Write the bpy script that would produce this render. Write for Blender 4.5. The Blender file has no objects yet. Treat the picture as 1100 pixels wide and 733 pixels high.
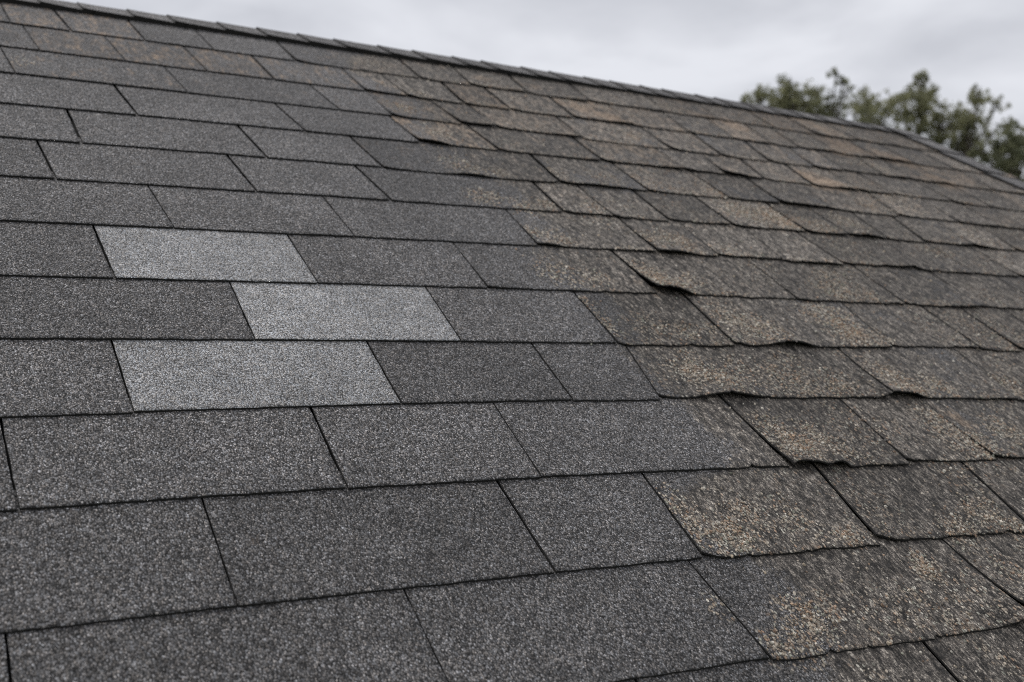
import bpy, math, random
from mathutils import Vector, noise, Matrix

# ------------------------------------------------------------------ scene, camera, sky, sun
scene = bpy.context.scene
col = scene.collection
random.seed(7)

ALPHA = 0.563365                      # roof pitch, 32.3 degrees
CA, SA = math.cos(ALPHA), math.sin(ALPHA)
GROUND_Z = -3.4

def plane_to_world(u, v, n):
    """roof coordinates: u along the ridge, v up the slope, n off the slope"""
    return Vector((u, v * CA - n * SA, v * SA + n * CA))

cam_data = bpy.data.cameras.new('camera')
cam_data.sensor_width = 36.0
cam_data.lens = 36.0 * 1293.96 / 1100.0
cam_data.clip_start = 0.05
cam_data.clip_end = 3000.0
cam = bpy.data.objects.new('camera', cam_data)
col.objects.link(cam)
fwd = Vector((0.479914, 0.876793, 0.030294))
right = Vector((0.877195, -0.480134, 0.0))
up = Vector((-0.014545, -0.026574, 0.999541))
m = Matrix((right, up, -fwd)).transposed().to_4x4()
m.translation = plane_to_world(-0.394892, -1.061442, 0.705741)
cam.matrix_world = m
CAM = m.translation.copy()
cam_data.dof.use_dof = True
cam_data.dof.focus_distance = 1.34
cam_data.dof.aperture_fstop = 6.4
scene.camera = cam

SUN_EL, SUN_AZ = math.radians(58), math.radians(-30)      # azimuth from +y (behind the ridge) towards -x
world = bpy.data.worlds.new('World')
scene.world = world
world.use_nodes = True
wn, wl = world.node_tree.nodes, world.node_tree.links
wn.clear()
w_out = wn.new('ShaderNodeOutputWorld')
sky = wn.new('ShaderNodeTexSky')
sky.sky_type = 'NISHITA'
sky.sun_disc = False
sky.sun_elevation = SUN_EL
sky.sun_rotation = SUN_AZ
bg_sky = wn.new('ShaderNodeBackground'); bg_sky.inputs['Strength'].default_value = 0.1
wl.new(sky.outputs[0], bg_sky.inputs['Color'])
w_tc = wn.new('ShaderNodeTexCoord')
w_sep = wn.new('ShaderNodeSeparateXYZ'); wl.new(w_tc.outputs['Generated'], w_sep.inputs[0])
w_abs = wn.new('ShaderNodeMath'); w_abs.operation = 'ABSOLUTE'; wl.new(w_sep.outputs['Z'], w_abs.inputs[0])
w_add = wn.new('ShaderNodeMath'); w_add.operation = 'ADD'; wl.new(w_abs.outputs[0], w_add.inputs[0]); w_add.inputs[1].default_value = 0.12
w_dx = wn.new('ShaderNodeMath'); w_dx.operation = 'DIVIDE'; wl.new(w_sep.outputs['X'], w_dx.inputs[0]); wl.new(w_add.outputs[0], w_dx.inputs[1])
w_dy = wn.new('ShaderNodeMath'); w_dy.operation = 'DIVIDE'; wl.new(w_sep.outputs['Y'], w_dy.inputs[0]); wl.new(w_add.outputs[0], w_dy.inputs[1])
w_cmb = wn.new('ShaderNodeCombineXYZ'); wl.new(w_dx.outputs[0], w_cmb.inputs[0]); wl.new(w_dy.outputs[0], w_cmb.inputs[1])
w_noise = wn.new('ShaderNodeTexNoise'); w_noise.inputs['Scale'].default_value = 2.1
w_noise.inputs['Detail'].default_value = 6.0; w_noise.inputs['Roughness'].default_value = 0.5; w_noise.inputs['Distortion'].default_value = 0.3
wl.new(w_cmb.outputs[0], w_noise.inputs['Vector'])
w_ramp = wn.new('ShaderNodeValToRGB')
w_ramp.color_ramp.elements[0].position = 0.36; w_ramp.color_ramp.elements[0].color = (0.53, 0.54, 0.58, 1)
w_ramp.color_ramp.elements[1].position = 0.64; w_ramp.color_ramp.elements[1].color = (0.71, 0.72, 0.76, 1)
wl.new(w_noise.outputs['Fac'], w_ramp.inputs[0])
bg_cloud = wn.new('ShaderNodeBackground'); wl.new(w_ramp.outputs[0], bg_cloud.inputs['Color'])
w_mix = wn.new('ShaderNodeMixShader'); w_mix.inputs[0].default_value = 0.94
wl.new(bg_sky.outputs[0], w_mix.inputs[1]); wl.new(bg_cloud.outputs[0], w_mix.inputs[2])
wl.new(w_mix.outputs[0], w_out.inputs['Surface'])

sun_data = bpy.data.lights.new('sun', 'SUN')
sun_data.energy = 1.3
sun_data.angle = math.radians(18)
sun_data.color = (1.0, 0.97, 0.93)
sun = bpy.data.objects.new('sun', sun_data)
col.objects.link(sun)
to_sun = Vector((math.sin(SUN_AZ) * math.cos(SUN_EL), math.cos(SUN_AZ) * math.cos(SUN_EL), math.sin(SUN_EL)))
sun.rotation_euler = to_sun.to_track_quat('Z', 'Y').to_euler()
sun.location = to_sun * 30

scene.view_settings.view_transform = 'Standard'
scene.view_settings.look = 'None'
scene.view_settings.exposure = 0.2
scene.view_settings.gamma = 1.0
scene.view_settings.use_curve_mapping = False
scene.cycles.use_denoising = False                # the granules are finer than the denoiser keeps
scene.cycles.max_bounces = 5
scene.cycles.diffuse_bounces = 3
scene.cycles.filter_width = 0.95

# ------------------------------------------------------------------ material helpers
class Nodes:
    def __init__(self, name):
        self.mat = bpy.data.materials.new(name)
        self.mat.use_nodes = True
        self.t = self.mat.node_tree
        self.bsdf = self.t.nodes['Principled BSDF']
    def new(self, kind, **kw):
        n = self.t.nodes.new(kind)
        for k, v in kw.items(): setattr(n, k, v)
        return n
    def put(self, sock, val):
        if hasattr(val, 'is_linked') or hasattr(val, 'links'): self.t.links.new(val, sock)
        elif isinstance(val, (tuple, list)): sock.default_value = tuple(val) + ((1.0,) if len(val) == 3 and len(sock.default_value) == 4 else ())
        else: sock.default_value = val
    def math(self, op, a, b=0.0, clamp=False):
        n = self.new('ShaderNodeMath', operation=op, use_clamp=clamp)
        self.put(n.inputs[0], a); self.put(n.inputs[1], b)
        return n.outputs[0]
    def mix(self, fac, a, b, mode='MIX'):
        n = self.new('ShaderNodeMix', data_type='RGBA', blend_type=mode)
        self.put(n.inputs[0], fac); self.put(n.inputs[6], a); self.put(n.inputs[7], b)
        return n.outputs[2]
    def ramp(self, fac, stops, interp='LINEAR'):
        n = self.new('ShaderNodeValToRGB')
        cr = n.color_ramp; cr.interpolation = interp
        while len(cr.elements) < len(stops): cr.elements.new(0.5)
        for e_, (p, c) in zip(cr.elements, stops):
            e_.position = p
            e_.color = (c, c, c, 1) if not isinstance(c, tuple) else c + (1,)
        self.put(n.inputs[0], fac)
        return n.outputs[0]
    def smooth(self, x, a, b):
        n = self.new('ShaderNodeMapRange', interpolation_type='SMOOTHSTEP')
        self.put(n.inputs[0], x); n.inputs[1].default_value = a; n.inputs[2].default_value = b
        return n.outputs[0]
    def noise(self, vec, scale, detail=4.0, rough=0.55, out='Fac'):
        n = self.new('ShaderNodeTexNoise')
        self.put(n.inputs['Vector'], vec); n.inputs['Scale'].default_value = scale
        n.inputs['Detail'].default_value = detail; n.inputs['Roughness'].default_value = rough
        return n.outputs[out]
    def voronoi(self, vec, scale):
        n = self.new('ShaderNodeTexVoronoi', voronoi_dimensions='2D')
        self.put(n.inputs['Vector'], vec); n.inputs['Scale'].default_value = scale
        return n
    def sep(self, c):
        n = self.new('ShaderNodeSeparateColor'); self.put(n.inputs[0], c)
        return n.outputs

def granule_material(name, stops, tint):
    """mineral granules bedded in asphalt; the point attribute 'wear' holds weathering (r), bare stony clumps (g), rust-brown bloom (b) and tone (a)"""
    N = Nodes(name)
    pos = N.new('ShaderNodeNewGeometry').outputs['Position']
    att = N.new('ShaderNodeAttribute', attribute_name='wear')
    ws = N.sep(att.outputs['Color'])
    worn_in, clump_in, rust_in, tone = ws[0], ws[1], ws[2], att.outputs['Alpha']
    uv = N.new('ShaderNodeUVMap').outputs['UV']
    mp = N.new('ShaderNodeMapping'); N.put(mp.inputs['Vector'], uv); mp.inputs['Scale'].default_value = (1.0, 0.34, 1.0)
    streak_uv = mp.outputs[0]
    # granules
    mg = N.new('ShaderNodeMapping'); N.put(mg.inputs['Vector'], uv); mg.inputs['Scale'].default_value = (1.0, 0.62, 1.0)
    wob = N.noise(mg.outputs[0], 420.0, 2.0, 0.5, 'Color')
    wv = N.new('ShaderNodeVectorMath', operation='SCALE'); N.put(wv.inputs[0], wob); wv.inputs['Scale'].default_value = 0.0018
    pw = N.new('ShaderNodeVectorMath', operation='ADD'); N.put(pw.inputs[0], mg.outputs[0]); N.put(pw.inputs[1], wv.outputs[0])
    pw = pw.outputs[0]
    v1 = N.voronoi(pw, 650.0)
    r1 = N.sep(v1.outputs['Color'])
    g = N.ramp(r1[0], stops)
    crease = N.smooth(v1.outputs['Distance'], 0.68, 0.22)
    g = N.mix(1.0, g, N.ramp(crease, [(0.0, 0.30), (1.0, 1.0)]), 'MULTIPLY')
    mottle = N.noise(pos, 55.0, 4.0, 0.6)
    g = N.mix(1.0, g, N.ramp(mottle, [(0.3, 0.80), (0.7, 1.18)]), 'MULTIPLY')
    big = N.noise(pos, 7.0, 3.0, 0.55)
    g = N.mix(1.0, g, N.ramp(big, [(0.3, 0.84), (0.7, 1.16)]), 'MULTIPLY')
    g = N.mix(1.0, g, tint, 'MULTIPLY')
    huev = N.mix(r1[1], (0.92, 0.98, 1.07), (1.14, 1.0, 0.86))
    g = N.mix(0.55, g, N.mix(1.0, g, huev, 'MULTIPLY'))
    bald_ = N.noise(streak_uv, 95.0, 5.0, 0.75)
    # weathered granules: browner, patchy, some asphalt showing
    fine = N.noise(streak_uv, 260.0, 4.0, 0.7)
    mid = N.noise(streak_uv, 38.0, 5.0, 0.65)
    worn = N.math('ADD', worn_in, N.math('MULTIPLY', N.math('SUBTRACT', mid, 0.5), 1.0))
    worn = N.math('ADD', worn, N.math('MULTIPLY', N.math('SUBTRACT', fine, 0.5), 0.8))
    worn = N.smooth(worn, 0.42, 0.62)
    wg = N.ramp(N.math('ADD', N.math('MULTIPLY', fine, 0.82), N.math('MULTIPLY', r1[2], 0.18)),
                [(0.34, (0.020, 0.017, 0.015)), (0.46, (0.072, 0.063, 0.055)), (0.57, (0.170, 0.150, 0.129)), (0.68, (0.44, 0.395, 0.335))])
    wg = N.mix(1.0, wg, N.ramp(mid, [(0.3, 0.66), (0.70, 1.35)]), 'MULTIPLY')
    bald = bald_
    wg = N.mix(1.0, wg, N.ramp(bald, [(0.39, 0.28), (0.48, 0.90), (0.57, 1.75)]), 'MULTIPLY')
    wg = N.mix(1.0, wg, N.ramp(crease, [(0.0, 0.55), (1.0, 1.0)]), 'MULTIPLY')
    c = N.mix(worn, g, wg)
    # rust-brown bloom
    rust_m = N.smooth(N.math('ADD', N.math('ADD', rust_in, N.math('MULTIPLY', N.math('SUBTRACT', mid, 0.5), 1.3)), N.math('MULTIPLY', N.math('SUBTRACT', bald_, 0.5), 1.3)), 0.30, 0.85)
    rust_c = N.ramp(N.math('ADD', N.math('MULTIPLY', fine, 0.8), N.math('MULTIPLY', r1[1], 0.2)),
                    [(0.33, (0.056, 0.041, 0.031)), (0.48, (0.20, 0.145, 0.102)), (0.66, (0.49, 0.37, 0.262))])
    c = N.mix(N.math('MULTIPLY', rust_m, 0.85), c, N.mix(1.0, rust_c, N.ramp(bald, [(0.36, 0.5), (0.60, 1.25)]), 'MULTIPLY'))
    # stony clumps of lichen and lifted granules
    v2 = N.voronoi(pw, 300.0)
    r2 = N.sep(v2.outputs['Color'])
    spread = N.noise(pos, 75.0, 3.0, 0.6)
    cl = N.math('ADD', N.math('MULTIPLY', clump_in, 1.0), N.math('MULTIPLY', N.math('SUBTRACT', spread, 0.5), 1.3))
    cl = N.math('ADD', cl, N.math('MULTIPLY', N.math('SUBTRACT', r2[0], 0.5), 1.35))
    cl = N.math('MULTIPLY', N.smooth(cl, 0.47, 0.57), N.smooth(clump_in, 0.02, 0.2))
    chip = N.math('MULTIPLY', cl, N.smooth(v2.outputs['Distance'], 0.62, 0.36))
    chip_c = N.ramp(r2[1], [(0.0, (0.16, 0.125, 0.10)), (0.25, (0.38, 0.32, 0.25)), (0.5, (0.52, 0.46, 0.375)), (0.68, (0.42, 0.28, 0.19)),
                            (0.82, (0.33, 0.33, 0.27)), (1.0, (0.68, 0.63, 0.54))])
    chip_c = N.mix(1.0, chip_c, N.ramp(fine, [(0.3, 0.6), (0.7, 1.15)]), 'MULTIPLY')
    c = N.mix(N.math('MULTIPLY', cl, 0.6), c, (0.042, 0.032, 0.025))
    c = N.mix(chip, c, chip_c)
    tn = N.new('ShaderNodeVectorMath', operation='SCALE'); N.put(tn.inputs[0], c); N.put(tn.inputs['Scale'], N.math('MULTIPLY', tone, 2.0))
    N.put(N.bsdf.inputs['Base Color'], tn.outputs[0])
    N.put(N.bsdf.inputs['Roughness'], N.math('ADD', 0.62, N.math('MULTIPLY', r1[2], 0.3)))
    N.bsdf.inputs['Specular IOR Level'].default_value = 0.35
    # relief
    h = N.math('MULTIPLY', N.math('SUBTRACT', 0.8, v1.outputs['Distance']), N.math('ADD', 0.5, r1[1]))
    h = N.math('ADD', h, N.math('MULTIPLY', chip, 1.6))
    h = N.math('ADD', h, N.math('MULTIPLY', N.math('MULTIPLY', worn, fine), 1.6))
    bump = N.new('ShaderNodeBump'); bump.inputs['Strength'].default_value = 0.9; bump.inputs['Distance'].default_value = 0.0012
    N.put(bump.inputs['Height'], h)
    N.put(N.bsdf.inputs['Normal'], bump.outputs[0])
    return N.mat

def plain_material(name, c1, c2, scale, rough=0.9, bump_d=0.0):
    N = Nodes(name)
    pos = N.new('ShaderNodeNewGeometry').outputs['Position']
    n = N.noise(pos, scale, 6.0, 0.6)
    N.put(N.bsdf.inputs['Base Color'], N.ramp(n, [(0.3, c1), (0.7, c2)]))
    N.bsdf.inputs['Roughness'].default_value = rough
    if bump_d:
        b = N.new('ShaderNodeBump'); b.inputs['Distance'].default_value = bump_d; N.put(b.inputs['Height'], n)
        N.put(N.bsdf.inputs['Normal'], b.outputs[0])
    return N.mat

M_DARK = granule_material('charcoal_granules', [(0.0, 0.020), (0.30, 0.074), (0.60, 0.136), (0.84, 0.212), (0.96, 0.31), (1.0, 0.46)], (1.03, 1.0, 0.988))
M_LIGHT = granule_material('pale_grey_granules', [(0.0, 0.13), (0.28, 0.31), (0.70, 0.45), (0.92, 0.58), (1.0, 0.76)], (0.995, 1.0, 1.0))
M_EDGE = plain_material('asphalt_edge', (0.010, 0.010, 0.010), (0.028, 0.026, 0.024), 300.0, 0.95)
M_FELT = plain_material('roofing_felt', (0.012, 0.012, 0.012), (0.022, 0.021, 0.020), 60.0)
M_WALL = plain_material('grey_siding_paint', (0.45, 0.45, 0.44), (0.52, 0.52, 0.50), 5.0, 0.7)
M_GRASS = plain_material('lawn', (0.030, 0.048, 0.014), (0.065, 0.085, 0.030), 2.5)
M_BARK = plain_material('bark', (0.045, 0.036, 0.028), (0.12, 0.10, 0.085), 9.0, 0.95, 0.02)

# ------------------------------------------------------------------ object helpers
def link(name, verts, faces, mats, parent=None, origin=None, face_mats=None, smooth=True):
    me = bpy.data.meshes.new(name)
    o0 = origin or Vector((0, 0, 0))
    me.from_pydata([tuple(Vector(v) - o0) for v in verts], [], faces)
    for mt in mats: me.materials.append(mt)
    if face_mats: me.polygons.foreach_set('material_index', face_mats)
    if smooth is True: me.polygons.foreach_set('use_smooth', [True] * len(faces))
    elif smooth: me.polygons.foreach_set('use_smooth', smooth)
    o = bpy.data.objects.new(name, me)
    o.location = o0
    col.objects.link(o)
    if parent:
        o.parent = parent
        o.matrix_parent_inverse = Matrix.Translation(-parent.location)
    return o

# ------------------------------------------------------------------ the ground
R_ = 900.0
ring = [(0, 0, GROUND_Z)] + [(R_ * math.cos(a * math.pi / 24), R_ * math.sin(a * math.pi / 24), GROUND_Z) for a in range(48)]
ground = link('ground', ring, [(0, i, i % 48 + 1) for i in range(1, 49)], [M_GRASS])
ground['kind'] = 'structure'

# ------------------------------------------------------------------ the roof: shape of the slope
E = 0.143                              # exposure of a course
TH, GAP = 0.0022, 0.0005               # shingle thickness, gap under a butt edge
V_RIDGE = 1.535
U_LEFT = -1.45
V_EAVE = -10 * E - 0.03

def bow(u, v):
    """the old roof is slightly crowned"""
    a, b = max(-2.2, min(2.2, u - 0.7)), max(-1.6, min(1.1, v - 0.5))
    return -0.00703563 * a * a - 0.00513704 * a * b - 0.02656863 * b * b
def slope(u, v, h): return plane_to_world(u, v, bow(u, v) + h)
def u_end(v): return 2.405 + 0.15 * (1.43 - v)

# courses wander a little: v offset of each butt line as a quadratic in u, with the range it holds in
WANDER = {0: (0.0154, -0.0308, 0.0267, -.2, 2.3), 1: (0.0127, -0.0273, 0.0135, -.2, 2.3), 2: (0.0104, -0.0248, 0.0001, -.2, 2.3), 3: (0.0069, -0.0170, -0.0034, -.2, 2.3),
          4: (0.0002, 0.0005, -0.0058, -.2, 2.3), 5: (-0.0029, 0.0066, -0.0049, -.2, 2.1), 6: (-0.0040, 0.0113, -0.0019, -.2, 1.9), 7: (-0.0007, 0.0088, 0.0004, -.2, 1.7),
          8: (-0.0006, 0.0072, -0.0001, -.2, 1.5), 9: (0.0036, -0.0032, -0.0005, -.2, 1.3), 10: (-0.0212, 0.0143, 0.0035, -.2, 1.2), 11: (-0.0169, 0.0060, 0.0037, -.25, 1.1),
          12: (-0.0188, 0.0064, 0.0, -.25, 0.95)}
def butt_v(k, u):
    a, b, c, lo, hi = WANDER.get(k, (0, 0, 0, 0, 1))
    w = max(lo, min(hi, u))
    return (10 - k) * E + a * w * w + b * w + c

# joints of each course: (u at the butt, lean of the joint at the top of the exposure)
JOINTS = {1: [(-0.148, -0.005), (-0.042, -0.014), (0.094, -0.008), (0.227, -0.005), (0.396, 0), (0.674, 0.007), (0.797, 0.019), (1.106, 0.028), (1.326, 0.035), (1.49, 0.045)],
 2: [(-0.114, -0.013), (0.032, -0.013), (0.18, -0.013), (0.308, -0.004), (0.495, 0), (0.586, -0.005), (0.712, 0.011), (0.822, 0.008), (0.982, 0.016), (1.14, .02), (1.297, 0.023), (1.542, 0.035), (1.756, 0.028), (2.039, 0.013)],
 3: [(-0.167, -0.011), (0.114, -0.013), (0.395, -0.016), (0.5, 0.0), (0.648, -0.012), (0.731, -0.008), (0.927, 0.006), (1.152, 0.006), (1.426, 0.034), (1.656, 0.034), (1.882, 0.04)],
 4: [(0.004, -0.014), (0.287, -0.017), (0.505, -0.01), (0.67, -0.01), (0.9, 0.004), (1.108, 0), (1.21, 0.025), (1.452, 0.022), (1.704, 0.0)],
 5: [(-0.101, -0.003), (0.182, -0.013), (0.382, -0.012), (0.73, 0.008), (0.926, -0.002), (1.122, -0.004), (1.394, 0.028), (1.591, 0.026), (1.779, 0.01)],
 6: [(-0.153, -0.01), (0.13, -0.011), (0.348, -0.015), (0.667, 0.005), (0.768, -0.001), (1.034, 0.003), (1.326, 0.003), (1.539, 0.028), (1.821, 0.025)],
 7: [(-0.018, -0.01), (0.241, -0.006), (0.549, 0.006), (0.779, 0), (1.052, 0.01), (1.196, -0.006), (1.389, 0), (1.68, 0)],
 8: [(-0.117, -0.005), (0.142, -0.002), (0.396, 0.004), (0.694, -0.005), (0.973, -0.002), (1.221, 0.002), (1.419, 0.001)],
 9: [(0.022, 0.003), (0.293, 0.006), (0.534, 0.005), (0.739, 0.004), (1.058, 0.013), (1.264, -0.003)],
 10: [(-0.14, -0.001), (0.161, 0.003), (0.392, 0.006), (0.525, 0.022), (0.933, 0.009), (1.196, 0.009)],
 11: [(-0.263, -0.004), (0.049, 0.003), (0.277, 0.004), (0.634, -0.006), (0.833, 0.002), (1.002, -0.010)],
 12: [(-0.098, 0), (0.223, 0), (0.407, 0.006), (0.662, 0.014), (0.927, 0.008)],
 13: [(-0.285, 0), (0.060, 0), (0.398, -0.010), (0.774, -0.008)],
 14: [(-0.12, 0), (0.24, 0), (0.602, 0), (0.86, 0)]}
TIGHT = { (11, 1.002), (3, 0.5), (4, 1.21), (5, 1.394)}     # joints pressed shut

# weathering: (u, v, radius, strength)
BLOT = [(0.535, 0.251, 0.023, 0.6), (0.532, 0.186, 0.026, 0.8), (0.622, 0.188, 0.037, 0.45), (0.67, 0.172, 0.028, 0.6), (0.73, 0.173, 0.032, 0.5),
(0.798, 0.194, 0.049, 0.7), (0.844, 0.182, 0.031, 0.6), (0.998, 0.231, 0.047, 0.8), (1.001, 0.174, 0.042, 0.9), (1.051, 0.161, 0.03, 0.7), (0.633,
0.113, 0.023, 0.5), (0.619, 0.066, 0.035, 1.0), (0.652, 0.043, 0.032, 1.0), (0.708, 0.066, 0.037, 0.6), (0.776, 0.041, 0.049, 0.7), (0.854, 0.029,
0.043, 0.6), (0.812, 0.09, 0.036, 0.4), (0.977, 0.053, 0.035, 0.8), (0.989, 0.023, 0.035, 1.0), (1.052, 0.027, 0.032, 0.6), (1.208, 0.027, 0.039,
0.7), (0.666, -0.106, 0.039, 1.1), (0.719, -0.099, 0.035, 0.9), (0.664, -0.066, 0.031, 0.6), (0.74, -0.124, 0.025, 0.6), (0.99, -0.09, 0.048, 0.8),
(0.995, -0.123, 0.04, 0.9), (0.984, -0.056, 0.037, 0.6), (1.093, -0.094, 0.039, 0.6), (0.42, -0.196, 0.025, 0.6), (0.428, -0.237, 0.027, 1.0), (0.461,
-0.256, 0.032, 1.1), (0.506, -0.229, 0.028, 0.8), (0.565, -0.243, 0.032, 0.5), (0.624, -0.278, 0.019, 0.9), (0.874, -0.263, 0.035, 0.9), (0.804,
-0.283, 0.027, 0.9), (0.894, -0.286, 0.025, 0.8), (0.578, -0.215, 0.016, 0.5), (0.478, -0.394, 0.03, 1.0), (0.45, -0.416, 0.022, 1.0), (0.516, -0.379,
0.021, 0.7), (0.418, -0.417, 0.017, 0.9), (0.699, -0.337, 0.022, 1.0), (0.693, -0.352, 0.014, 0.8), (0.662, -0.416, 0.021, 0.6), (0.384, -0.354,
0.018, 0.3), (0.819, -0.359, 0.029, 0.6), (0.682, -0.478, 0.02, 0.5), (0.499, -0.465, 0.016, 0.4), (0.708, 0.334, 0.042, 1.0), (0.742, 0.315, 0.031,
0.9), (0.705, 0.374, 0.027, 0.8), (0.792, 0.337, 0.028, 0.5), (0.541, 0.342, 0.038, 0.5), (0.599, 0.326, 0.035, 0.4), (0.549, 0.477, 0.026, 0.7),
(0.601, 0.46, 0.034, 0.5), (0.777, 0.481, 0.033, 0.7), (0.84, 0.488, 0.035, 0.8), (0.853, 0.461, 0.021, 0.7), (0.938, 0.454, 0.04, 0.4), (0.593,
0.589, 0.027, 0.6), (0.652, 0.598, 0.028, 0.6), (0.749, 0.602, 0.026, 0.4), (0.534, 0.616, 0.031, 0.6), (0.551, 0.738, 0.037, 0.6), (0.612, 0.73,
0.029, 0.5), (0.53, 0.776, 0.024, 0.4), (1.115, 0.645, 0.053, 0.8), (1.193, 0.623, 0.066, 0.9), (1.272, 0.602, 0.039, 0.7), (1.105, 0.731, 0.032,
0.6), (0.938, 0.752, 0.04, 0.5), (0.856, 0.758, 0.034, 0.4), (0.731, 0.754, 0.032, 0.5), (1.133, 0.386, 0.049, 0.4), (1.091, 0.321, 0.046, 0.7),
(1.149, 0.313, 0.033, 0.6), (1.539, 0.526, 0.05, 0.4), (1.379, 0.64, 0.042, 0.6), (1.353, 0.165, 0.035, 0.5), (0.542, 1.054, 0.032, 0.5), (0.621,
1.153, 0.029, 0.4), (0.57, 0.923, 0.031, 0.4), (-0.148, 1.069, 0.022, 0.35), (-0.164, 1.053, 0.015, 0.4)]
ORNG = [(1.056, 1.225, 0.05, 1.0), (1.089, 1.173, 0.05, 1.0), (1.005, 1.246, 0.043, 0.8), (1.26, 1.284, 0.05, 0.5), (1.457, 1.285, 0.062, 0.7),
(1.522, 1.252, 0.072, 0.8), (1.86, 1.449, 0.07, 0.8), (1.896, 1.368, 0.079, 0.8), (1.864, 1.212, 0.083, 1.0), (1.781, 1.152, 0.061, 0.9), (1.964,
1.173, 0.076, 0.8), (2.011, 1.134, 0.067, 0.9), (1.48, 0.894, 0.069, 1.0), (1.521, 0.877, 0.049, 1.0), (2.013, 1.012, 0.064, 0.9), (1.94, 1.006,
0.044, 0.7), (1.087, 1.041, 0.036, 0.6), (1.086, 0.958, 0.041, 0.6), (1.01, 0.991, 0.034, 0.5), (0.859, 1.145, 0.056, 0.5), (0.985, 1.354, 0.044,
0.6), (0.862, 1.353, 0.042, 0.6), (0.899, 0.998, 0.038, 0.5), (0.886, 0.932, 0.036, 0.4), (1.664, 0.909, 0.076, 0.5), (1.64, 1.209, 0.083, 0.5),
(1.427, 1.08, 0.072, 0.4), (1.076, 0.828, 0.05, 0.4), (0.737, 0.651, 0.044, 0.4), (0.872, 0.492, 0.035, 0.7), (0.699, 0.318, 0.037, 0.6), (1.013,
0.188, 0.034, 0.8), (1.206, 0.626, 0.066, 0.6), (0.993, 0.028, 0.039, 0.5), (0.678, -0.111, 0.027, 0.6), (1.022, -0.057, 0.034, 0.6), (0.477, -0.242,
0.023, 0.5), (0.488, -0.382, 0.019, 0.7), (0.7, -0.337, 0.019, 1.0), (1.319, 0.298, 0.052, 0.3), (-0.049, -0.213, 0.014, 0.25), (-0.02, 1.354, 0.056,
0.5), (0.073, 1.333, 0.059, 0.4), (0.175, 1.055, 0.076, 0.3), (0.334, 1.056, 0.062, 0.25), (0.54, 1.277, 0.1, 0.4)]
CURL = [(0.848, 0.15, 0.046, 5), (0.663, -0.135, 0.039, 6), (0.712, -0.132, 0.018, 5), (0.97, 0.001, 0.03, 5), (0.721, 0.296, 0.041, 6), (0.816,
0.444, 0.046, 5), (0.64, 0.014, 0.054, 5), (1.378, 0.58, 0.047, 5), (1.306, 0.713, 0.09, 4), (1.57, 0.861, 0.05, 4), (0.535, 0.857, 0.034, 5), (0.551,
0.718, 0.045, 4), (0.777, -0.407, 0.042, 6), (1.235, 0.848, 0.061, 4), (0.817, 0.707, 0.094, 3), (1.696, 0.587, 0.062, 4), (1.951, 1.123, 0.103, 4),
(0.935, -0.005, 0.022, 4), (0.572, 0.437, 0.029, 3), (1.137, 0.432, 0.075, 3), (0.818, 0.223, 0.038, 2)]

def blots(lst, u, v):
    s = 0.0
    for bu, bv, br, bs in lst:
        du = u - bu
        if abs(du) > 3 * br: continue
        dv = v - bv
        q = (du * du + dv * dv * 0.8) / (br * br)
        if q < 7: s = max(s, bs * math.exp(-q))
    return s
def sstep(a, b, x):
    x = max(0.0, min(1.0, (x - a) / (b - a)))
    return x * x * (3 - 2 * x)
def worn_at(u, v):
    edge = 0.52 + 0.10 * noise.noise(Vector((u * 2, v * 4.2, 3.1))) - 0.13 * sstep(-0.12, -0.2, v)
    w = sstep(edge - 0.05, edge + 0.11, u)
    return w * (0.78 + 0.3 * noise.noise(Vector((u * 6, v * 6, 9.7))))

house = bpy.data.objects.new('house', None)
house.location = (0.5, 1.3, GROUND_Z)
col.objects.link(house)
house['label'] = 'house roofed with charcoal asphalt shingles, curling and brown on the right, three pale patches'
house['category'] = 'house'
bpy.context.view_layer.update()

# deck: front slope, back slope and the gable end under it
y_ridge, z_ridge = (V_RIDGE * CA, V_RIDGE * SA)
def mirror_back(p): return Vector((p.x, 2 * slope(p.x, V_RIDGE, 0).y - p.y, p.z))
dv_, df_ = [], []
NU, NV = 24, 18
for side in range(2):
    b0 = len(dv_)
    for j in range(NV + 1):
        v = V_EAVE + (V_RIDGE - V_EAVE) * j / NV
        for i in range(NU + 1):
            u = U_LEFT + (u_end(v) - 0.012 - U_LEFT) * i / NU
            p = slope(u, v, -0.006)
            dv_.append(mirror_back(p) if side else p)
    for j in range(NV):
        for i in range(NU):
            a = b0 + j * (NU + 1) + i
            q = (a, a + 1, a + NU + 2, a + NU + 1)
            df_.append(q if not side else q[::-1])
roof = link('roof', dv_, df_, [M_FELT], house, slope(0.6, V_EAVE, 0))
roof['label'] = 'weathered charcoal shingle roof slope with brown curling tabs'
# walls below the eaves, closed up to the ridge at both ends
ez = slope(0, V_EAVE, 0).z - 0.12
ey0 = slope(0, V_EAVE, 0).y + 0.3
ey1 = 2 * y_ridge - ey0
wx0, wx1 = U_LEFT + 0.25, 2.3
wv = []
for x in (wx0, wx1):
    wv += [(x, ey0, GROUND_Z), (x, ey1, GROUND_Z), (x, ey1, ez), (x, y_ridge, z_ridge - 0.16), (x, ey0, ez)]
link('wall', wv, [(0, 4, 3, 2, 1), (5, 6, 7, 8, 9), (0, 5, 9, 4), (1, 2, 7, 6)], [M_WALL], house, house.location.copy(), smooth=False)

# ------------------------------------------------------------------ shingles
T_ROWS = [0.0, 0.018, 0.05, 0.10, 0.16, 0.23, 0.31, 0.40, 0.50, 0.60, 0.70, 0.80, 0.90, 1.0, 1.22]
PALE_AT = [(8, 0.01), (9, 0.16), (10, 0.01)]

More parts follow.
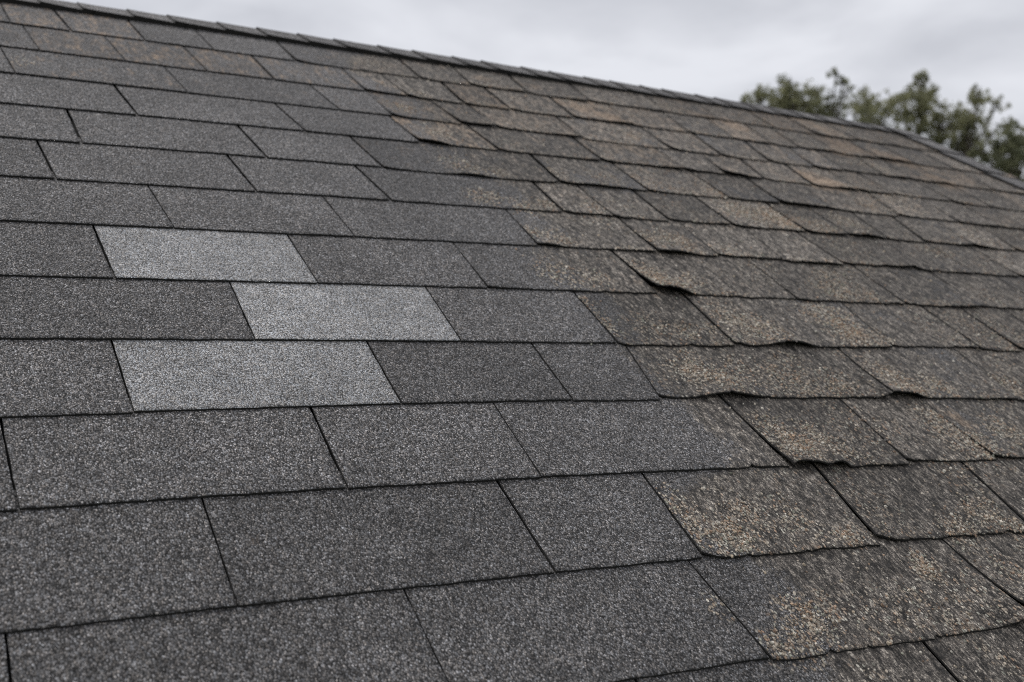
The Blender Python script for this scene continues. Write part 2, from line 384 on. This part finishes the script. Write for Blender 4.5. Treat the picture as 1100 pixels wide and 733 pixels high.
CHIP_V, CHIP_F, CHIP_C = [], [], []
CHIP_TINTS = [(0.44, 0.36, 0.28), (0.56, 0.48, 0.39), (0.34, 0.28, 0.22), (0.44, 0.31, 0.22), (0.50, 0.43, 0.34), (0.68, 0.63, 0.54), (0.62, 0.55, 0.45), (0.34, 0.34, 0.27), (0.60, 0.56, 0.48), (0.22, 0.20, 0.18), (0.46, 0.38, 0.28), (0.12, 0.11, 0.10), (0.20, 0.14, 0.10), (0.28, 0.19, 0.13)]
def add_chip(p, nrm, rnd, warm):
    r = rnd.choice([0.0007, 0.0008, 0.0010, 0.0012, 0.0017]) * rnd.uniform(0.8, 1.2)
    x = Vector((1, 0, 0)); x = (x - nrm * x.dot(nrm)).normalized(); y = nrm.cross(x)
    a0 = rnd.uniform(0, 6.28); b = len(CHIP_V)
    tilt = Vector((rnd.gauss(0, .25), rnd.gauss(0, .25), 0)); h = r * rnd.uniform(0.5, 1.0); st = rnd.uniform(1.0, 1.7)
    rs = [rnd.uniform(0.75, 1.2) for _ in range(5)]
    for lv in (0, 1):
        for i in range(5):
            a = a0 + i * 1.2566
            q = x * (math.cos(a) * r * rs[i]) + y * (math.sin(a) * r * rs[i] * st)
            if lv: CHIP_V.append(p + q * 0.68 + nrm * (h + tilt.x * math.cos(a) * r + tilt.y * math.sin(a) * r))
            else: CHIP_V.append(p + q - nrm * 0.0006)
    for i in range(5): CHIP_F.append((b + i, b + (i + 1) % 5, b + 5 + (i + 1) % 5, b + 5 + i))
    CHIP_F.append(tuple(b + 5 + i for i in range(5)))
    c = rnd.choice(CHIP_TINTS); m_ = rnd.uniform(0.6, 1.1)
    if warm > 0.3 and rnd.random() < 0.3: c = (0.44, 0.31, 0.21)
    CHIP_C.extend([(c[0] * m_, c[1] * m_, c[2] * m_, 1)] * 10)

def make_shingle(k, jl, jr, rnd):
    uL, lL, gL = jl; uR, lR, gR = jr
    um = 0.5 * (uL + uR)
    vm = butt_v(k, um)
    width = uR - uL
    nx = max(10, int(width / 0.0055))
    pale = any(k == pk and uL < pu + 0.02 < uR and uL < pu + 0.1 < uR for pk, pu in PALE_AT)
    wear_mid = worn_at(um + 0.03, vm + E / 2)
    right = um > 0.53
    drop = rnd.uniform(-0.0012, 0.0012) if not right else rnd.uniform(-0.006, 0.004)
    lift0 = rnd.uniform(0, 0.0006) if not right else rnd.uniform(0.0, 0.0012)
    lean_l = rnd.uniform(0.0, 0.0005) if not right else rnd.choice([0.0008, 0.0014, 0.002, 0.003])
    lean_r = rnd.uniform(0.0, 0.0005) if not right else rnd.choice([0, 0.0, 0.0008, 0.002, 0.0045])
    wave_a = 0.0002 if not right else rnd.uniform(0.0002, 0.0008)
    wmul = rnd.choice([0.80, 0.95, 1.0, 1.1]) if um > 0.75 else 1.0
    wave_p = rnd.uniform(0, 50)
    corner = 0.0 if not right else rnd.uniform(0.002, 0.011)
    tone = 0.5 * rnd.uniform(1.05, 1.40) if not right else 0.5 * (rnd.choice([0.86, 0.96, 1.06, 1.18]) if vm < 0.3 else rnd.choice([0.92, 1.02, 1.15, 1.3, 1.48]))
    rust0 = 0.0
    if right and vm > 0.5: rust0 = rnd.choice([0.15, 0.25, 0.32, 0.40, 0.48]) * sstep(0.3, 0.9, vm)
    if not right and vm > 0.9: rust0 = rnd.choice([0.10, 0.26, 0.36, 0.44]) * sstep(0.75, 1.15, vm)
    curls = [c for c in CURL if uL - 0.02 < c[0] < uR + 0.02 and abs(c[1] - vm) < 0.05]
    my_blots = [b for b in BLOT if uL - 0.008 < b[0] < uR - 0.004 and abs(b[1] - vm - E / 2) < 0.085]
    my_rust = [b for b in ORNG if uL - 0.02 < b[0] < uR + 0.02]
    verts, wear, uvs = [], [], []
    for t in T_ROWS:
        for i in range(nx + 1):
            s = i / nx
            a = uL + gL + lL * t
            b = uR - gR + lR * t
            u = a + (b - a) * s
            e_top = butt_v(k - 1, u) - butt_v(k, u)
            v = butt_v(k, u) + drop + t * e_top
            f = (1 - min(t, 1.0))
            # ragged, slightly wavy butt edge and side edges
            if t < 0.06:
                ra = 1.0 + 1.6 * worn_at(u, v)
                jag = ra * (0.0009 * noise.noise(Vector((u * 190, k * 7.3, 0))) + 0.0013 * noise.noise(Vector((u * 28, k * 3.1, 5))))
                if ra > 1.5: jag += 0.014 * max(0.0, noise.noise(Vector((u * 60, k * 5.7, 8))) - 0.30)      # bitten edge
                v += jag * (1 - t / 0.06)
            if i in (0, nx) and t > 0:
                u += 0.0009 * noise.noise(Vector((v * 170, k, uL * 40)))
            if corner and s * width < 0.03 and t < 0.25:                   # lost lower-left corner
                q = (1 - s * width / 0.03) ** 2 * (1 - t / 0.25)
                v += corner * q
            h = 0.004 + (TH + GAP) * (1 - min(t, 1.0)) - (0.0015 if t > 1 else 0)
            h += lift0 * f ** 2
            h += lean_l * f ** 2.2 * max(0, 1 - s * width / 0.10) ** 2 + lean_r * f ** 2.2 * max(0, 1 - (1 - s) * width / 0.13) ** 1.4
            h += wave_a * f * noise.noise(Vector((u * 16, v * 8, wave_p)))
            for cu, cv, cr, ca in curls:
                h += (0.0010 + 0.0008 * sstep(0.5, 0.3, vm)) * ca * math.exp(-abs((u - cu) / (cr * 0.8)) ** 2.6) * f ** 2.0
            if t == 0.0: h -= 0.0006
            if u > u_end(v) - 0.004: u = u_end(v) - 0.004
            verts.append(slope(u, v, h))
            w = worn_at(u, v)
            w *= wmul
            wr = 0.0 if pale else w
            cl = 0.0 if pale else blots(my_blots, u, v)
            if not pale and right:
                cl = max(cl, 0.36 * w * max(0, noise.noise(Vector((u * 9, v * 9, k * 1.7))) + 0.25))
            ru = 0.0 if pale else max(blots(my_rust, u, v) * 0.95, rust0)
            if not pale and right:
                fr = max(0.0, 1 - t / 0.28) * (0.45 + 0.9 * noise.noise(Vector((u * 11, k * 2.3, 4))))
                ru = max(ru, 0.75 * w * fr)
                cl = max(cl, 0.55 * w * fr)
            if pale: tn = 0.5 * {8: 1.05, 9: 1.13, 10: 0.99}[k]
            else: tn = tone * (1.0 + (0.30 * (1 - s) * f - 0.12) * w * sstep(0.3, 0.7, vm))      # worn tabs paler towards the lower-left corner, darker away from it
            wear.append((wr, cl, ru, tn))
            uvs.append((u + k * 0.37, v))
    n1 = nx + 1
    nr = len(T_ROWS)
    faces, fm, sm = [], [], []
    for j in range(nr - 1):
        for i in range(nx):
            p = j * n1 + i
            faces.append((p, p + 1, p + n1 + 1, p + n1)); fm.append(0); sm.append(True)
    if not pale and right or (not pale and uR > 0.45):
        up_ = Vector((0, -SA, CA))
        for j in range(nr - 2):
            for i in range(nx):
                p = j * n1 + i
                if T_ROWS[j + 1] > 1.0: continue
                cl = wear[p][1]; w = wear[p][0]
                a_, b_, c_, d_ = verts[p], verts[p + 1], verts[p + n1], verts[p + n1 + 1]
                area = (b_ - a_).length * (c_ - a_).length
                patch = 0.5 + 1.6 * noise.noise(Vector((a_.x * 75, a_.y * 75, a_.z * 75)))
                dens = 150000 * max(0.0, cl - 0.16) * max(0.0, patch + cl * 0.4) + 5200 * w * max(0.0, patch)
                n_exp = area * dens
                n_c = int(n_exp) + (1 if rnd.random() < n_exp - int(n_exp) else 0)
                for _ in range(n_c):
                    fx, fy = rnd.random(), rnd.random()
                    q = a_.lerp(b_, fx).lerp(c_.lerp(d_, fx), fy)
                    add_chip(q, up_, rnd, wear[p][2])
    # cut edges: butt, left side, right side
    nrm = Vector((0, -SA, CA))
    loop = [j * n1 for j in range(nr - 1, -1, -1)] + list(range(1, nx + 1)) + [j * n1 + nx for j in range(1, nr)]
    base = len(verts)
    for q in loop:
        verts.append(verts[q] - nrm * TH); wear.append(wear[q]); uvs.append(uvs[q])
    for i in range(len(loop) - 1):
        faces.append((loop[i], base + i, base + i + 1, loop[i + 1])); fm.append(1); sm.append(False)
    # underside of the free lower part, so that lifted edges are solid
    lj = T_ROWS.index(0.40)
    und = {}
    for i in range(n1):
        q = lj * n1 + i
        und[i] = len(verts); verts.append(verts[q] - nrm * TH); wear.append(wear[q]); uvs.append(uvs[q])
    off = nr - 1
    for i in range(nx):
        faces.append((base + off + i, und[i], und[i + 1], base + off + i + 1)); fm.append(1); sm.append(False)
    o = link('shingle', verts, faces, [M_LIGHT if pale else M_DARK, M_EDGE], roof, slope(um, vm, 0.0), fm, sm)
    me = o.data
    at = me.attributes.new('wear', 'FLOAT_COLOR', 'POINT')
    at.data.foreach_set('color', [x for c in wear for x in c])
    ul = me.uv_layers.new(name='UVMap')
    idx = [0] * len(me.loops); me.loops.foreach_get('vertex_index', idx)
    ul.data.foreach_set('uv', [x for q in idx for x in uvs[q]])
    if pale:
        o['label'] = {8: 'pale grey replacement shingle, topmost of the three', 9: 'pale grey replacement shingle, middle and rightmost of the three',
                      10: 'pale grey replacement shingle, lowest and widest of the three'}[k]
    return o

for k in range(1, 21):
    rnd = random.Random(100 + k)
    js = list(JOINTS.get(k, [(rnd.uniform(-0.2, 0.1), 0)]))
    while js[0][0] > U_LEFT + 0.2: js.insert(0, (js[0][0] - rnd.uniform(0.24, 0.33), 0))
    end = u_end((10 - k) * E)
    while js[-1][0] < end - 0.24: js.append((js[-1][0] + (rnd.uniform(0.13, 0.21) if k < 5 else rnd.uniform(0.17, 0.26)), js[-1][1] * 0.6))
    js = [(U_LEFT, 0)] + [j for j in js if j[0] > U_LEFT + 0.08] + [(end, -0.02)]
    if 1 <= k < 10:
        more = []
        for (ua, la), (ub, lb) in zip(js, js[1:]):
            more.append((ua, la))
            if (ua > 0.6 and k < 8 and ub - ua > 0.25) or (ua > 1.2 and ub - ua > 0.205):
                q = rnd.uniform(0.42, 0.62); more.append((ua + (ub - ua) * q, la + (lb - la) * q))
        js = more + [js[-1]]
    jj = []
    for u, l in js:
        tight = (k, u) in TIGHT
        g = 0.0002 if tight else rnd.choice([0.0007, 0.0010, 0.0013, 0.0016]) * (1.5 if k < 7 else 1.0) * (1.6 if u > 0.6 else 1.0)
        jj.append((u, l, g))
    for a, b in zip(jj, jj[1:]): make_shingle(k, a, b, rnd)

# lifted granules and lichen crumbs lying on the weathered tabs
N_ = Nodes('granule_crumbs')
at_ = N_.new('ShaderNodeAttribute', attribute_name='tint')
N_.put(N_.bsdf.inputs['Base Color'], at_.outputs['Color']); N_.bsdf.inputs['Roughness'].default_value = 0.8
crumbs = link('granule_crumbs', CHIP_V, CHIP_F, [N_.mat], roof, roof.location.copy(), smooth=False)
crumbs['kind'] = 'stuff'
crumbs.data.attributes.new('tint', 'FLOAT_COLOR', 'POINT').data.foreach_set('color', [x for c in CHIP_C for x in c])
print('crumbs', len(CHIP_V) // 10)

# ------------------------------------------------------------------ caps over the ridge and down the right-hand edge
def make_cap(name, sect, ts, tone, rust, edge=1.0):
    """sect(q, t, h) gives a point: q in -1..1 across the fold, t along the cap from its butt"""
    qs = [-1, -0.97, -0.8, -0.6, -0.4, -0.22, -0.1, 0, 0.1, 0.22, 0.4, 0.6, 0.8, 1]
    nq = len(qs)
    verts, faces, fm, wear, uvs = [], [], [], [], []
    for j, t in enumerate(ts):
        for q in qs:
            lift = (0.0052 * (1 - 0.75 * j / (len(ts) - 1)) + 0.0090 * edge * abs(q) ** 2 * (1 - 0.25 * j / (len(ts) - 1))) + (0.0 if q > -0.95 else -0.0005)
            verts.append(sect(q, t, lift + 0.0008 * noise.noise(Vector((q * 3, t * 20, tone * 99)))))
            wear.append((0.10, 0.0, rust, tone)); uvs.append((t, q * 0.08))
    for j in range(len(ts) - 1):
        for i in range(nq - 1):
            p = j * nq + i
            faces.append((p, p + nq, p + nq + 1, p + 1)); fm.append(0)
    base = len(verts)
    loop = [j * nq for j in range(len(ts) - 1, -1, -1)] + list(range(1, nq))
    for p in loop:
        j, i = divmod(p, nq)
        lift = (0.0052 * (1 - 0.75 * j / (len(ts) - 1)) + 0.0090 * edge * abs(qs[i]) ** 2 * (1 - 0.25 * j / (len(ts) - 1))) - 0.0050 - 0.0055 * edge * abs(qs[i])
        verts.append(sect(qs[i], ts[j], lift)); wear.append(wear[p]); uvs.append(uvs[p])
    for i in range(len(loop) - 1):
        faces.append((loop[i], loop[i + 1], base + i + 1, base + i)); fm.append(1)
    o = link(name, verts, faces, [M_DARK, M_EDGE], roof, sect(0, ts[0], 0), fm, [x == 0 for x in fm])
    at = o.data.attributes.new('wear', 'FLOAT_COLOR', 'POINT')
    at.data.foreach_set('color', [x for c in wear for x in c])
    ul = o.data.uv_layers.new(name='UVMap')
    idx = [0] * len(o.data.loops); o.data.loops.foreach_get('vertex_index', idx)
    ul.data.foreach_set('uv', [x for q in idx for x in uvs[q]])
    return o

rr = random.Random(5)
CAPS = [-0.081, -0.001, 0.098, 0.181, 0.287, 0.376, 0.469, 0.555, 0.662, 0.75, 0.854, 0.933, 1.044, 1.124, 1.227, 1.307, 1.401, 1.472, 1.582, 1.648]
while CAPS[0] > U_LEFT: CAPS.insert(0, CAPS[0] - rr.uniform(0.08, 0.10))
while CAPS[-1] < 2.30: CAPS.append(CAPS[-1] + rr.uniform(0.08, 0.105))
def ridge_sect(q, t, h):
    leg = V_RIDGE - (1.43 + sum(c * x for c, x in zip(WANDER[0][:3], (max(-.2, min(2.3, t)) ** 2, max(-.2, min(2.3, t)), 1)))) + 0.004
    a = abs(q)
    rd = 0.16                                            # rounded fold
    d = leg * (a if a > rd else (a * a / (2 * rd) + rd / 2))
    hh = h + 0.004
    p = slope(t, V_RIDGE - d, 0)
    wq = max(-1.0, min(1.0, q / 0.3))
    nrm = Vector((0, SA * wq, CA)).normalized()
    if q > 0: p = mirror_back(p)
    return p + nrm * hh
for i in range(len(CAPS) - 1):
    c0 = CAPS[i]
    ex = CAPS[i + 1] - c0
    ts = [c0 + ex * x for x in (0, 0.06, 0.3, 0.6, 1.0, 1.35)]
    ts = [min(x, 2.40) for x in ts]
    if i % 2: pass
    make_cap('ridge_cap', ridge_sect, ts, 0.5 * rr.uniform(1.15, 1.6), 0.0, 1.0 - 0.55 * sstep(0.8, 1.8, c0))

def rake_sect(q, t, h):
    v = 1.475 - t
    u = u_end(v)
    a = abs(q)
    if q <= 0:
        d = 0.13 * (a if a > 0.16 else (a * a / 0.32 + 0.08))
        wq = min(1, a / 0.3)
        return slope(u - d, v, 0.006 + h * (0.4 + 0.6 * wq)) + Vector((1, 0, 0)) * h * (1 - wq)
    d = 0.085 * (a if a > 0.16 else (a * a / 0.32 + 0.08))
    wq = min(1, a / 0.3)
    return slope(u, v, 0.006 + h * 0.4 * (1 - wq)) + Vector((h * wq + h * (1 - wq), 0, -d))
t = 2.85
BUTTS = []
while t > 0.0:
    BUTTS.append(t); t -= rr.uniform(0.12, 0.16)
for b in BUTTS:
    ts = [b - 0.14 * x for x in (0, 0.06, 0.3, 0.6, 1.0, 1.35)]
    ts = [max(x, -0.03) for x in ts]
    def sect(q, t_, h): return rake_sect(-q, t_, h)
    make_cap('rake_cap', lambda q, t_, h: rake_sect(q, t_, h), ts, 0.5 * rr.uniform(1.3, 1.7), 0.05, 0.45)

# ------------------------------------------------------------------ trees beyond the roof
def leaf_material(name, c1, c2, c3):
    N = Nodes(name)
    att = N.new('ShaderNodeAttribute', attribute_name='leaf')
    r = N.sep(att.outputs['Color'])
    N.put(N.bsdf.inputs['Base Color'], N.ramp(r[0], [(0.0, c1), (0.55, c2), (1.0, c3)]))
    N.bsdf.inputs['Roughness'].default_value = 0.6
    tr = N.new('ShaderNodeBsdfTranslucent'); N.put(tr.inputs[0], N.ramp(r[0], [(0.0, c1), (1.0, c3)]))
    mx = N.new('ShaderNodeMixShader'); mx.inputs[0].default_value = 0.55
    N.t.links.new(N.bsdf.outputs[0], mx.inputs[1]); N.t.links.new(tr.outputs[0], mx.inputs[2])
    N.t.links.new(mx.outputs[0], N.t.nodes['Material Output'].inputs['Surface'])
    return N.mat
LEAF_A = leaf_material('olive_leaves', (0.15, 0.155, 0.085), (0.30, 0.30, 0.165), (0.42, 0.41, 0.245))
LEAF_B = leaf_material('dark_green_leaves', (0.125, 0.136, 0.08), (0.25, 0.26, 0.15), (0.36, 0.36, 0.215))

def tube(verts, faces, pts, rads, n=7):
    b = len(verts)
    for i, (p, r) in enumerate(zip(pts, rads)):
        d = (pts[min(i + 1, len(pts) - 1)] - pts[max(i - 1, 0)]).normalized()
        x = d.orthogonal().normalized(); y = d.cross(x)
        for a in range(n):
            an = 2 * math.pi * a / n
            verts.append(p + (x * math.cos(an) + y * math.sin(an)) * r)
    for i in range(len(pts) - 1):
        for a in range(n):
            faces.append((b + i * n + a, b + i * n + (a + 1) % n, b + (i + 1) * n + (a + 1) % n, b + (i + 1) * n + a))

def make_tree(label, base_az, dist, lobes, leafmat, seed, dens=1.0):
    """lobes: (offset to the side, height above ground, radius) of the leaf masses in view; more are grown behind and below"""
    rn = random.Random(seed)
    hd = Vector((fwd.x, fwd.y, 0)).normalized()
    sd = Vector((hd.y, -hd.x, 0))
    base = Vector((CAM.x, CAM.y, 0)) + hd * dist + sd * base_az
    base.z = GROUND_Z
    root = bpy.data.objects.new('broadleaf_tree', None)
    root.location = base
    col.objects.link(root)
    root['label'] = label; root['category'] = 'tree'; root['group'] = 'trees beyond the roof'
    bpy.context.view_layer.update()
    top = max(l[1] for l in lobes)
    ls = []
    for dx, z, r in lobes:
        ls.append((Vector((0, 0, 0)) + sd * dx + hd * rn.uniform(-0.7, 0.7) + Vector((0, 0, z)), r))
    zmin = min(l[1] for l in lobes)
    for i in range(34):                                       # hidden lower crown and the far side
        z = rn.uniform(0.34 * top, zmin + 0.35)
        an = rn.uniform(0, 2 * math.pi)
        rad = rn.uniform(0.2, 1.0) * 1.6
        ls.append((Vector((math.cos(an) * rad, math.sin(an) * rad, z)), rn.uniform(0.35, 0.6)))
    # trunk and limbs
    verts, faces = [], []
    tp = [Vector((0.12 * math.sin(i * 1.3 + seed), 0.12 * math.cos(i * 0.9 + seed), top * 0.86 * i / 8)) for i in range(9)]
    tp[0] = Vector((0, 0, -0.1))
    tr = [0.20 * (1 - 0.88 * i / 8) for i in range(9)]
    tube(verts, faces, tp, tr, 9)
    trunk = link('trunk', [v + base for v in verts], faces, [M_BARK], root, base)
    lverts, lfaces = [], []
    for c, r in ls:
        z0 = max(0.25 * top, min(0.84 * top, c.z - rn.uniform(0.6, 1.6)))
        f = z0 / (top * 0.86) * 8
        i = min(7, int(f)); a = tp[i].lerp(tp[i + 1], f - i)
        mid = a.lerp(c, 0.5) + Vector((rn.uniform(-.15, .15), rn.uniform(-.15, .15), -0.1))
        tube(lverts, lfaces, [a, mid, c, c + (c - mid).normalized() * r * 0.6], [0.05, 0.035, 0.018, 0.006], 5)
        for q in range(4):
            d = Vector((rn.gauss(0, 1), rn.gauss(0, 1), rn.gauss(0.4, 0.8))).normalized() * r
            tube(lverts, lfaces, [mid.lerp(c, 0.6), c + d * 0.5, c + d], [0.014, 0.009, 0.003], 4)
    link('limbs', [v + base for v in lverts], lfaces, [M_BARK], root, base)
    # leaves
    fv, ff, fc = [], [], []
    for c, r in ls:
        sub = [(c + Vector((rn.gauss(0, .6), rn.gauss(0, .6), rn.gauss(0, .58))) * r, r * rn.uniform(0.18, 0.46)) for _ in range(int(12 * dens))]
        for sc, sr in sub:
            shade = rn.uniform(0.0, 0.7)
            for _ in range(int(36 * dens * (sr / 0.17))):
                p = sc + Vector((rn.gauss(0, .55), rn.gauss(0, .55), rn.gauss(0, .5))) * sr
                x = Vector((rn.gauss(0, 1), rn.gauss(0, 1), rn.gauss(0, 1))).normalized()
                y = x.orthogonal().normalized()
                y.rotate(Matrix.Rotation(rn.uniform(0, 6.28), 3, x))
                n = x.cross(y)
                L_, W_ = rn.uniform(0.045, 0.085), rn.uniform(0.022, 0.042)
                b = len(fv)
                fv += [p - y * L_, p + n * W_, p + y * L_ + x * 0.01, p - n * W_]
                ff.append((b, b + 1, b + 2, b + 3))
                s = max(0, min(1, shade + rn.uniform(-0.15, 0.3)))
                fc += [(s, s, s, 1)] * 4
    crown = link('crown', [v + base for v in fv], ff, [leafmat], root, base, smooth=False)
    crown['kind'] = 'stuff'
    at = crown.data.attributes.new('leaf', 'FLOAT_COLOR', 'POINT')
    at.data.foreach_set('color', [x for c in fc for x in c])

def px_lobes(lst, dist, cx):
    """leaf masses given as picture offsets at that distance: metres per 1/1294 of the distance"""
    k = dist / 1293.96
    return (cx - 550) * k, [((x - cx) * k, (405.8 - y) * k + CAM.z - GROUND_Z, r * k * 1.15) for x, y, r in lst]
TREES = [
 ('olive green tree with a low bushy crown, leftmost beyond the ridge', 40, 836, [(803, 108, 6), (815, 104, 9), (821, 95, 8), (838, 104, 11), (850, 89, 9), (852, 101, 10), (830, 114, 11), (846, 116, 11)], LEAF_A, 11, 1.0),
 ('tall thin-topped tree second from the left beyond the ridge', 41, 893, [(872, 108, 12), (880, 94, 8), (869, 117, 10), (896, 82, 6), (902, 90, 5), (910, 95, 6), (889, 104, 7), (904, 108, 7), (893, 118, 9)], LEAF_B, 12, 0.8),
 ('small sparse feathery tree third from the left beyond the ridge', 43, 938, [(922, 112, 9), (934, 95, 6), (940, 104, 6), (946, 113, 9), (956, 108, 8), (930, 122, 10), (955, 122, 10)], LEAF_A, 13, 0.75),
 ('broad full-crowned olive tree, fourth from the left beyond the roof', 40, 988, [(986, 88, 10), (976, 103, 10), (992, 103, 11), (1006, 95, 9), (984, 121, 14), (970, 120, 10), (1003, 112, 9), (1000, 130, 12)], LEAF_A, 14, 1.0),
 ('tree with its crown spreading to the right, fifth from the left', 39, 1038, [(1030, 116, 12), (1045, 104, 10), (1057, 105, 9), (1069, 113, 7), (1020, 130, 10), (1035, 134, 11), (1052, 118, 9), (1046, 128, 8)], LEAF_A, 15, 0.9),
 ('dark low tree at the right edge of the picture', 36, 1090, [(1085, 139, 9), (1097, 150, 13), (1070, 156, 9), (1052, 161, 7), (1096, 170, 14), (1064, 168, 9), (1080, 160, 11), (1110, 145, 12), (1082, 178, 12)], LEAF_B, 16, 1.0),
]
for label, dist, cx, lst, mt, seed, dens in TREES:
    az, lobes = px_lobes(lst, dist, cx)
    make_tree(label, az, dist, lobes, mt, seed, dens)
